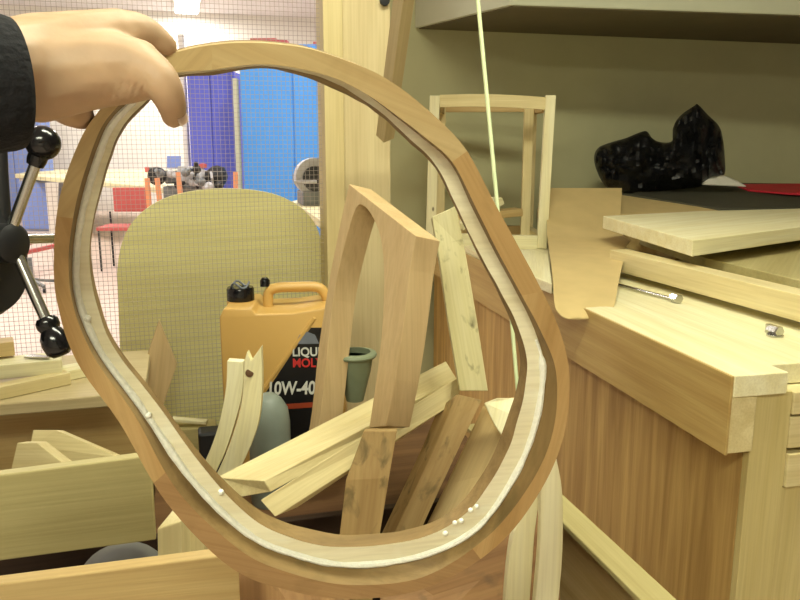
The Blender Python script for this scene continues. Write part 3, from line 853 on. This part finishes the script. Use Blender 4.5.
    tag(loft('slanting_plank', A, B, M['pale'], B[0] - A[0]), 'broad plank slanting up to the right, upper of two', 'plank', 'slanting planks inside the ring')
    A = Q([(260, 500, 1.12), (275, 517, 1.12), (297, 508, 1.16), (282, 491, 1.16)])
    B = Q([(452, 381, 1.47), (450, 406, 1.45), (459, 400, 1.49), (461, 376, 1.51)])
    tag(loft('slanting_plank', A, B, M['pale'], B[0] - A[0]), 'narrower plank slanting up to the right, lower of two', 'plank', 'slanting planks inside the ring')
    # arch frame
    arch = [(349, 184, 1.50), (416, 236, 1.29), (410, 270, 1.29), (404, 320, 1.28), (386, 426, 1.27), (369, 428, 1.31), (377, 375, 1.33), (382, 330, 1.33), (383, 290, 1.335), (382, 255, 1.35), (378, 232, 1.37), (370, 214, 1.41), (362, 205, 1.45), (357, 204, 1.475)]
    n = newell(Q([arch[0], arch[1], arch[4]]))
    pl0, pln = at(*arch[0]), n
    def onpl(x, y):
        rr = ray(x, y); return EYE + rr * ((pl0 - EYE).dot(pln) / rr.dot(pln))
    right = spline([(416, 236), (410, 270), (404, 320), (395, 380), (386, 426)], 3, False)
    inner = spline([(369, 428), (377, 375), (382, 330), (384, 285), (383, 255), (379, 232), (371, 214), (363, 205.5), (357.5, 206), (352, 218), (345, 243), (338, 272), (333, 300), (328, 345), (321, 410), (316, 440)], 3, False)
    outer = spline([(307, 440), (312, 410), (319, 345), (326, 300), (332, 265), (340, 225), (349, 184)], 3, False)
    ring = [onpl(*p) for p in right + inner + outer[:-1]] + [onpl(349, 184)]
    nn = pln if pln.dot(pl0 - EYE) > 0 else -pln
    af = empty('arched_frame', onpl(350, 430), 'standing wooden arch cut from a thick board in the bin', 'frame')
    b = prism('arch', ring, at(440, 241, 1.315) - at(416, 236, 1.29), M['pink'], af, grain=Vector((0, 0, 1)), bevel=.001)
    # lower leg
    tag(prism('frame_segment', Q([(364, 431, 1.225), (397, 431, 1.225), (389, 478, 1.20), (379, 540, 1.18), (368, 640, 1.15), (334, 640, 1.15), (339, 540, 1.18), (346, 480, 1.20)]), .03, M['dirty'], bevel=.0015), 'stained upright frame segment below the arch leg', 'segment', 'soiled frame segments')
    tag(prism('frame_segment', Q([(432, 217, 1.50), (456, 206, 1.50), (465, 250, 1.49), (477, 320, 1.46), (488, 391, 1.43), (460, 391, 1.43), (448, 320, 1.46), (440, 265, 1.48)]), .035, M['dirty_pale'], bevel=.0015), 'pale mould-stained frame segment leaning right of arch', 'segment', 'soiled frame segments')
    tag(prism('frame_segment', Q([(457, 394, 1.42), (482, 400, 1.42), (462, 442, 1.39), (441, 487, 1.36), (424, 524, 1.34), (398, 585, 1.31), (370, 585, 1.31), (397, 527, 1.34), (416, 487, 1.36), (437, 442, 1.39)]),
              (at(436, 410, 1.47) - at(457, 394, 1.42)) * .9, M['dirty'], bevel=.0015), 'stained frame segment slanting down left from the pale one', 'segment', 'soiled frame segments')
    tag(prism('wide_offcut', Q([(484, 404, 1.50), (514, 397, 1.50), (526, 420, 1.48), (505, 470, 1.44), (460, 540, 1.38), (410, 590, 1.34), (424, 530, 1.40), (446, 485, 1.44)]), .02, M['tan'], bevel=.0015), 'wide tan offcut leaning right of the slanting segment', 'offcut')
    tag(prism('pale_offcut', Q([(484, 403, 1.45), (497, 398, 1.45), (514, 398, 1.45), (513, 415, 1.43), (506, 442, 1.41), (494, 424, 1.43)]), .012, M['white_pine'], bevel=.0015), 'small bright pale offcut inside right of the ring', 'offcut')
    # curved strips lower right
    a = spline([(548, 440), (536, 490), (520, 520), (511, 545), (505, 600), (503, 660)], 4, False)
    b = spline([(556, 445), (542, 490), (535, 530), (532, 570), (529, 610), (525, 660)], 4, False)
    tag(prism('bent_strip', P(a + b[::-1], 1.0), .022, M['white_pine'], grain=Vector((0, 0, 1)), bevel=.001), 'bent pale strip under lower right of the ring, left one', 'strip', 'bent strips at lower right')
    a = spline([(546, 440), (541, 490), (540.5, 530), (539, 560), (535, 605), (531, 660)], 4, False)
    b = spline([(552, 440), (558, 466), (562, 490), (563, 520), (562, 560), (558, 605), (552, 660)], 4, False)
    tag(prism('bent_strip', P(a + b[::-1], .97), .022, M['white_pine'], grain=Vector((0, 0, 1)), bevel=.001), 'bent pale strip under lower right of the ring, right one', 'strip', 'bent strips at lower right')
    tag(prism('brown_board', Q([(380, 560, 1.22), (560, 500, 1.22), (560, 680, 1.1), (380, 680, 1.1)]), .02, M['brown'], bevel=.002), 'brown board lying in bin under bottom of the ring', 'board')
    tag(prism('brown_board', Q([(230, 520, 1.12), (350, 560, 1.14), (350, 690, 1.0), (236, 690, 1.0)]), .02, M['brown'], bevel=.002), 'brown board in the bin right of the tan plank', 'board')
    # cup and bottle
    c = at(355, 400, 1.53)
    cup = empty('plastic_cup', c, 'grey-green plastic cup with wide rim beside the arch', 'cup')
    z = at(357, 351, 1.53).z - c.z
    lathe('body', c, (0, 0, 1), [(0, 0), (.018, 0), (.020, .01), (.033, z * .6), (.037, z - .012), (.034, z - .012), (.030, z * .6), (.014, .014), (0, .014)], M['greencup'], cup)
    lathe('rim', c + Vector((0, 0, z - .013)), (0, 0, 1), [(.033, 0), (.044, .002), (.046, .006), (.044, .010), (.033, .012), (.033, 0)], M['greencup'], cup)
    c = at(270, 440, 1.50); c.z = SZ; zt = at(270, 394, 1.50).z - SZ
    bt = empty('plastic_bottle', c, 'grey plastic bottle shoulder behind the jagged strip', 'bottle')
    lathe('body', c, (0, 0, 1), [(0, 0), (.040, 0), (.042, .006), (.042, zt - .06), (.038, zt - .03), (.026, zt - .01), (.014, zt), (0, zt)], M['greybottle'], bt)
pile()

# ------------------------------------------------------------------ oil canister
def canister():
    d = 1.64
    base = at(289, 440, d + .085); base.z = SZ
    s = F / d * 1.0
    r = empty('oil_canister', base, 'orange plastic oil canister with black cap and label', 'canister', rz=YAW + .05)
    W = WM[r.name]
    k = lambda px, py: Vector(((px - 288) / s, 0, at(px, py, d).z - SZ))
    kc = lambda px, py: Vector(((px - 288) / s * (d + .085) / d, 0, at(px, py, d + .085).z - SZ))
    depth = .17
    def ext(name, pts2, y0, y1, mat, bevel, parent=r, seg=3):
        bm = bmesh.new()
        add_prism(bm, [W @ Vector((p.x, y0, p.z)) for p in pts2], W.to_3x3() @ Vector((0, y1 - y0, 0)))
        return finish(name, bm, mat, W, parent, smooth=True, bevel=bevel, seg=seg, angle=25)
    zb = lambda p: p
    L, R = k(225, 320).x, k(352, 320).x
    out = [Vector((L, 0, 0)), Vector((R, 0, 0)), Vector((R, 0, k(352, 310).z)), k(342, 306), k(328, 309), k(300, 313), k(262, 314), k(258, 308), k(230, 308), k(225, 317)]
    body = ext('body', out, -depth / 2, depth / 2, M['orange_can'], .014)
    # shoulder seam
    bm = bmesh.new()
    # handle
    hp = [kc(272, 312), kc(271, 300), kc(273, 291), kc(282, 287.5), kc(300, 287), kc(318, 287), kc(326, 290), kc(331, 299), kc(334, 312)]
    hp = spline([tuple(p) for p in hp], 4, False)
    bm = bmesh.new(); add_tube(bm, [W @ Vector(p) for p in hp], .0115, 12); finish('handle', bm, M['orange_can'], None, r, smooth=True)
    c = kc(243.5, 303)
    lathe('neck', W @ c, (0, 0, 1), [(0, -.01), (.031, -.01), (.031, .008), (0, .008)], M['orange_can'], r)
    cp = lathe('cap', W @ (c + Vector((0, 0, .006))), (0, 0, 1), [(0, 0), (.0295, 0), (.0305, .003), (.0305, .028), (.028, .032), (0, .032)], M['blackplastic'], r)
    # pull ring on the cap
    pr = [W @ (c + Vector((.020 * math.cos(a), .02 * math.sin(a) , .043 + .006 * math.cos(3 * a)))) for a in [i * 2 * math.pi / 20 for i in range(21)]]
    tube('pull_ring', pr, .0022, M['greyblue'], cp, 8)
    c2 = kc(268.5, 286)
    lathe('vent_cap', W @ c2, (0, 0, 1), [(0, 0), (.011, 0), (.011, .013), (.006, .02), (0, .02)], M['blackplastic'], r, 14)
    # ridge along label edge and the label
    yf = -depth / 2
    lab = [k(262, 402), k(304, 345), k(318, 328), k(338, 328), k(338, 440), k(262, 440)]
    lb = ext('label', lab, yf - .0012, yf + .002, M['label'], 0)
    a, b = k(258, 400), k(322, 318)
    beam('ridge', W @ Vector((a.x, yf, a.z)), W @ Vector((b.x, yf, b.z)), .008, .005, M['orange_can'], r, up=W.to_3x3() @ Vector((0, 1, 0)))
    emb = [k(301, 344), k(306, 335), k(314, 332), k(322, 335), k(326, 344)]
    ext('emblem', emb, yf - .0022, yf - .001, M['greyblue'], 0, lb)
    def text(body_, px, py, hgt, mat, nm, shear=0, sx=1.0):
        cu = bpy.data.curves.new('lettering', 'FONT'); cu.body = body_; cu.size = hgt / .7; cu.extrude = .0004; cu.offset = hgt * .035; cu.shear = shear
        to = bpy.data.objects.new('lettering', cu); COL.objects.link(to)
        me = bpy.data.meshes.new_from_object(to.evaluated_get(bpy.context.evaluated_depsgraph_get()))
        bpy.data.objects.remove(to)
        p = k(px, py)
        mw = W @ Matrix.Translation(Vector((p.x, yf - .002, p.z))) @ Matrix.Rotation(math.pi / 2, 4, 'X') @ Matrix.Diagonal((sx, 1, 1, 1))
        o = link(nm, me, mat, mw, lb)
    text('LIQUI', 298, 356, .019, M['lettering'], 'lettering', sx=.9)
    text('MOLY', 298, 367, .019, M['redlettering'], 'lettering', sx=.9)
    text('10W-40', 270.5, 394, .029, M['lettering'], 'lettering', .1, sx=.76)
    st = [k(288, 404), k(330, 402), k(330, 407), k(288, 409)]
    ext('stripe', st, yf - .002, yf - .001, plain('dull_red_print', (150, 60, 30), .5), 0, lb)
canister()

# ------------------------------------------------------------------ the ring held up
STN = [  # outer, face edge, rebate outer, rebate inner, inner back
    ((212, 45), (212, 70), (212, 67), (212, 72), (212, 75)),
    ((260, 43), (260, 64), (260, 61), (260, 65.5), (260, 68)),
    ((305, 48), (302, 69.5), (302, 67), (301, 72), (300, 76)),
    ((342, 59), (334, 78), (335, 77), (332, 82), (330, 87)),
    ((378, 74), (366, 94), (366, 94), (362, 99), (360, 102)),
    ((410, 95), (393, 113), (392, 114), (387, 118), (385, 120)),
    ((440, 121), (422, 135), (420, 136), (413, 142), (411, 144)),
    ((467, 151), (452, 162), (450, 163), (438, 168), (436, 169)),
    ((493, 200), (475, 206), (472, 207), (459, 211), (457, 212)),
    ((516, 242), (496, 248), (493, 249), (480, 254), (478, 255)),
    ((537, 281), (516, 285), (513, 286), (500, 290), (497, 291)),
    ((557, 324), (539, 328), (534, 329), (520, 332), (515, 333)),
    ((569, 372), (556, 372), (545, 371), (527, 370), (520, 370)),
    ((564, 434), (553, 431), (537, 427), (517, 423), (507, 420)),
    ((541, 490), (531, 483), (516, 478), (498, 470), (488, 465)),
    ((496, 547), (487, 537), (478, 530), (465, 514), (458, 505)),
    ((427, 588), (423, 577), (421, 558), (418, 539), (416, 528)),
    ((352, 599), (351, 585), (351, 567), (350, 547), (350, 535)),
    ((287, 590), (293, 574), (297, 557), (302, 541), (305, 528)),
    ((230, 567), (240, 550), (246, 535), (254, 520), (259, 510)),
    ((166, 502), (178, 491), (189, 480), (203, 467), (208, 463)),
    ((121, 425), (134, 414), (140, 409), (151, 396), (154, 393)),
    ((77, 362), (93, 355), (98, 352), (113, 346), (117, 345)),
    ((57, 302), (72, 301), (76, 300), (95, 298), (99, 298)),
    ((54, 250), (69, 251), (74, 251), (89, 251), (91, 251)),
    ((60, 196), (77, 199), (82, 201), (96, 204), (98, 204)),
    ((78, 144), (92, 150), (97, 152), (109, 158), (111, 159)),
    ((98, 112), (107, 119), (111, 121), (122, 128), (124, 129)),
    ((126, 80), (135, 92), (139, 95), (145, 102), (147, 104)),
    ((165, 56), (171, 74), (172, 72), (173, 77), (173, 79)),
]
def ring_plane(px, py, off):
    inv = 1 / .6 - .0005 * (px - 310) - .0004 * (py - 310)
    return at(px, py, 1 / inv + off)
def ring():
    n = 8
    rings = {}
    offs = (0, 0, .017, .017, .036)
    C = [spline([s[i] for s in STN], n) for i in range(5)]
    K = len(C[0])
    r = empty('oval_ring', ring_plane(310, 590, 0), 'rounded oblong laminated wooden ring held up by a hand', 'ring')
    def jit(i, k, a):
        return a * noise.noise(Vector((i * .23, k * 3.7, 1.3)))
    V = []
    for i in range(5):
        V.append([ring_plane(C[i][k][0] + jit(k, i, .9 if i in (3, 4) else .3), C[i][k][1] + jit(k, i + 9, .9 if i in (3, 4) else .3), offs[i]) for k in range(K)])
    # outer back edge: straight behind the outer front edge
    nrm = newell(V[0])
    if nrm.dot(HF) < 0: nrm = -nrm
    OB = [p + nrm * .034 for p in V[0]]
    BB = [V[4][k] + nrm * .001 for k in range(K)]
    ctr = sum(V[0], Vector()) / K
    def band(name, loops, mat, closed=True, smooth=True):
        bm = bmesh.new()
        vs = [[bm.verts.new(p) for p in L] for L in loops]
        m = len(vs)
        for a in range(m if closed else m - 1):
            A, B = vs[a], vs[(a + 1) % m]
            for k in range(K):
                bm.faces.new((A[k], A[(k + 1) % K], B[(k + 1) % K], B[k]))
        return finish(name, bm, mat, Matrix.Translation(ctr), r, smooth=smooth)
    # face layer: closed section between outer, face edge, step foot and mid back
    mid = [V[0][k] + nrm * .0168 for k in range(K)]
    # arc-length grain: segmented boards
    segs = [(0, 7.05, 'ring_top'), (7.05, 10.2, 'ring_face'), (10.2, 15.2, 'ring_face'), (15.2, 20.2, 'ring_low'), (20.2, 24.6, 'ring_face'), (24.6, 30, 'ring_top')]
    M['ring_top'] = wood('ring_top_wood', (198, 176, 128), (186, 160, 110), grain=1.3, dirt=.3, dirtc=(150, 128, 80))
    M['ring_low'] = wood('ring_low_wood', (166, 132, 88), (142, 108, 68), grain=1.4, dirt=.4, dirtc=(104, 78, 46))
    for a, b, mt in segs:
        i0, i1 = round(a * n), round(b * n)
        idx = [k % K for k in range(i0, i1 + 1)]
        gap = .02
        bm = bmesh.new()
        loops = [[V[0][k] for k in idx], [V[1][k] for k in idx], [V[2][k] for k in idx], [mid[k] for k in idx]]
        vs = [[bm.verts.new(p) for p in L] for L in loops]
        for q in range(4):
            A, B = vs[q], vs[(q + 1) % 4]
            for k in range(len(idx) - 1): bm.faces.new((A[k], A[k + 1], B[k + 1], B[k]))
        bm.faces.new([v[0] for v in vs]); bm.faces.new([v[-1] for v in vs][::-1])
        o = finish('face_segment', bm, M[mt], frame(V[0][idx[0]], V[0][idx[-1]] - V[0][idx[0]], nrm), r, smooth=True)
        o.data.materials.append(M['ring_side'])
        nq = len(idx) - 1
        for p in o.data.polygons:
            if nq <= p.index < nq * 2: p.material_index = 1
    # back layer with rebate
    foot = [V[2][k] + nrm * .0004 for k in range(K)]
    o = band('back_layer', [[mid[k] + nrm * .0004 for k in range(K)], V[2], V[3], V[4], [V[4][k] + nrm * .0005 for k in range(K)], OB], M['ring_rebate'])
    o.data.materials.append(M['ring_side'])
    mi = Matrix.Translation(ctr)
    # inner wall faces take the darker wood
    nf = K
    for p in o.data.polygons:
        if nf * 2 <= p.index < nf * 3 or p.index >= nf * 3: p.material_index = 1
    # glue bead in the corner of the rebate
    bm = bmesh.new()
    for a, b in ((11.3, 28.2),):
        i0, i1 = round(a * n), round(b * n)
        pts, rd = [], []
        for i in range(i0, i1 + 1):
            k = i % K
            p = V[2][k].lerp(V[3][k], .14) - nrm * .0006
            pts.append(p)
            w_ = .0031 + .0009 * noise.noise(Vector((i * .31, 0, 0))) + .0006 * noise.noise(Vector((i * 1.3, 5, 0)))
            if i < i0 + 4 or i > i1 - 4: w_ *= .4
            rd.append(max(.0006, w_))
        add_tube(bm, pts, rd, 8)
    finish('glue_bead', bm, M['glue'], None, r, smooth=True)
    # glue drips on the inner edge
    for st, f in ((15.1, .9), (15.25, 1.0), (15.5, .8), (14.9, 1.0), (14.7, .9), (19.6, .9), (20.9, .2), (19.5, -.6), (22.6, .3)):
        bm = bmesh.new()
        k = round(st * n) % K
        p = V[3][k].lerp(V[2][k], 1 - f) - nrm * .001
        bmesh.ops.create_icosphere(bm, subdivisions=2, radius=.0022 + .0012 * random.random(), matrix=Matrix.Translation(p))
        finish('glue_drip', bm, M['glue'], None, r, smooth='all')
ring()

# ------------------------------------------------------------------ the hand
def hand():
    root = empty('person', at(0, 80, .48), 'left hand in a black sleeve gripping the wooden ring', 'person')
    bm = bmesh.new()
    def ball(p, r, n=2):
        bmesh.ops.create_icosphere(bm, subdivisions=n, radius=r, matrix=Matrix.Translation(p))
    def chain(J, steps=10):
        J = spline([tuple(j) for j in J], steps, False)
        for x, y, d, rp in J: ball(at(x, y, d), max(.002, rp * d / F))
    # forearm and wrist
    chain([(-150, 92, .40, 62), (-60, 82, .45, 50), (0, 72, .485, 45), (35, 66, .505, 43), (62, 60, .515, 42)], 8)
    # back of the hand towards each knuckle
    chain([(40, 74, .505, 44), (75, 70, .508, 38), (110, 66, .508, 33), (136, 66, .508, 27)], 8)
    chain([(35, 58, .515, 42), (80, 50, .52, 37), (118, 38, .53, 28)], 8)
    chain([(40, 55, .53, 36), (80, 50, .545, 32), (112, 44, .56, 24)], 8)
    chain([(40, 60, .54, 30), (75, 58, .56, 26), (102, 54, .58, 19)], 8)
    # heel / thumb base and the web
    chain([(38, 84, .505, 38), (66, 84, .51, 31), (98, 82, .512, 26), (128, 80, .508, 23), (146, 80, .506, 19)], 8)
    # index
    chain([(132, 66, .507, 27), (150, 73, .503, 22), (162, 84, .500, 18.5), (168, 95, .503, 16.5), (172, 106, .509, 14.5), (173.5, 116, .516, 12.3)], 7)
    # middle
    chain([(116, 38, .53, 27), (136, 34, .535, 21), (150, 37, .54, 16), (160, 42, .543, 13), (166.5, 46.5, .546, 11)], 7)
    # ring and little finger beyond
    chain([(110, 44, .56, 23), (130, 44, .568, 17), (144, 52, .575, 13), (150, 62, .58, 11)], 6)
    chain([(102, 54, .58, 18), (120, 56, .59, 14), (132, 63, .598, 11), (136, 72, .60, 9)], 6)
    # thumb
    chain([(44, 92, .508, 27), (58, 99, .52, 21), (69, 108, .533, 18), (77, 113, .545, 15.5), (82.5, 117, .555, 12.5)], 7)
    me = bpy.data.meshes.new('tmp'); bm.to_mesh(me); bm.free()
    o = bpy.data.objects.new('tmp', me); COL.objects.link(o)
    md = o.modifiers.new('r', 'REMESH'); md.mode = 'VOXEL'; md.voxel_size = .0019; md.use_smooth_shade = True
    ms = o.modifiers.new('s', 'SMOOTH'); ms.factor = .5; ms.iterations = 9
    dg = bpy.context.evaluated_depsgraph_get(); dg.update()
    me2 = bpy.data.meshes.new_from_object(o.evaluated_get(dg)); bpy.data.objects.remove(o)
    me2.name = 'body'
    # skin folds at the web between thumb and finger, knuckle creases
    for v in me2.vertices:
        p = v.co
        q = p - EYE
        f = q.dot(HF); 
        # back to picture plane only to place the creases on the hand
        up = Vector((0, 0, 1))
        cz = q.dot(HF) * CP - q.z * SP; cy = q.dot(HF) * SP + q.z * CP; cx = q.dot(RT)
        px, py = 400 + F * cx / cz, 300 - F * cy / cz
        if 100 < px < 152 and 78 < py < 108 and f < .52:
            wgt = min(1, (px - 100) / 12, (152 - px) / 8, (py - 78) / 8)
            v.co -= (p - EYE).normalized() * -.001 * wgt * math.sin((px + (py - 90) * .35) * .85)
        dd = abs(px - 163 - (py - 82) * -.5)
    for p in me2.polygons: p.use_smooth = True
    mw = Matrix.Translation(WM[root.name].translation)
    me2.transform(mw.inverted())
    link('body', me2, M['skin'], mw, root)
    # nail of the index finger
    t = at(180.5, 118.5, .512)
    bm = bmesh.new()
    nx = (RT * .93 - HF * .30 + Vector((0, 0, -.1))).normalized()
    tip = (at(176, 128, .52) - at(173, 106, .509)).normalized()
    sd = nx.cross(tip).normalized(); tip = sd.cross(nx)
    nx = (RT * .86 - HF * .5 + Vector((0, 0, -.05))).normalized()
    sd = nx.cross(tip).normalized(); tip = sd.cross(nx)
    c = at(173.5, 115.5, .514) + nx * .0086
    g = []
    for i in range(7):
        a = (i / 6 - .5)
        row = []
        for j in range(7):
            b = (j / 6 - .5)
            wd = .0085 * (1 - .35 * max(0, a * 2 - .2) ** 2)
            row.append(bm.verts.new(c + tip * a * .0115 + sd * b * wd * 1.1 - nx * (b * b * .0055 + a * a * .003)))
        g.append(row)
    for i in range(6):
        for j in range(6): bm.faces.new((g[i][j], g[i][j + 1], g[i + 1][j + 1], g[i + 1][j]))
    bmesh.ops.solidify(bm, geom=bm.faces[:], thickness=.001)
    finish('fingernail', bm, M['nail'], None, root, smooth='all')
    # sleeve with a turned cuff
    c0 = at(6, 84, .468)
    ax = (RT * .74 + HF * .67 + Vector((0, 0, .03))).normalized()
    m = frame(c0, ax)
    R = 64 * .468 / F
    prof = [(R * .86, -.004), (R * .9, .003), (R * .97, .004), (R * 1.0, 0), (R * 1.02, -.01), (R * 1.0, -.02), (R * 1.02, -.04), (R * 1.06, -.08), (R * 1.1, -.13), (R * 1.18, -.22), (R * 1.1, -.22), (R * .95, -.1), (R * .86, -.02), (R * .86, -.004)]
    bm = bmesh.new(); nn = 48
    rows = [[bm.verts.new(m @ Vector((h + (.004 * math.sin(5 * a) * (1 if h < -.03 else 0)), r_ * math.cos(a), r_ * math.sin(a)))) for a in [i * 2 * math.pi / nn for i in range(nn)]] for r_, h in prof]
    for A, B in zip(rows, rows[1:]):
        for i in range(nn): bm.faces.new((A[i], B[i], B[(i + 1) % nn], A[(i + 1) % nn]))
    bmesh.ops.remove_doubles(bm, verts=bm.verts[:], dist=1e-5)
    finish('sleeve', bm, M['sleeve'], None, root, smooth='all')
hand()

# ------------------------------------------------------------------ view
vs = S.view_settings
S.display_settings.display_device = 'sRGB'
vs.view_transform = 'Standard'; vs.look = 'None'; vs.gamma = 1; vs.use_curve_mapping = False
vs.exposure = 0.55
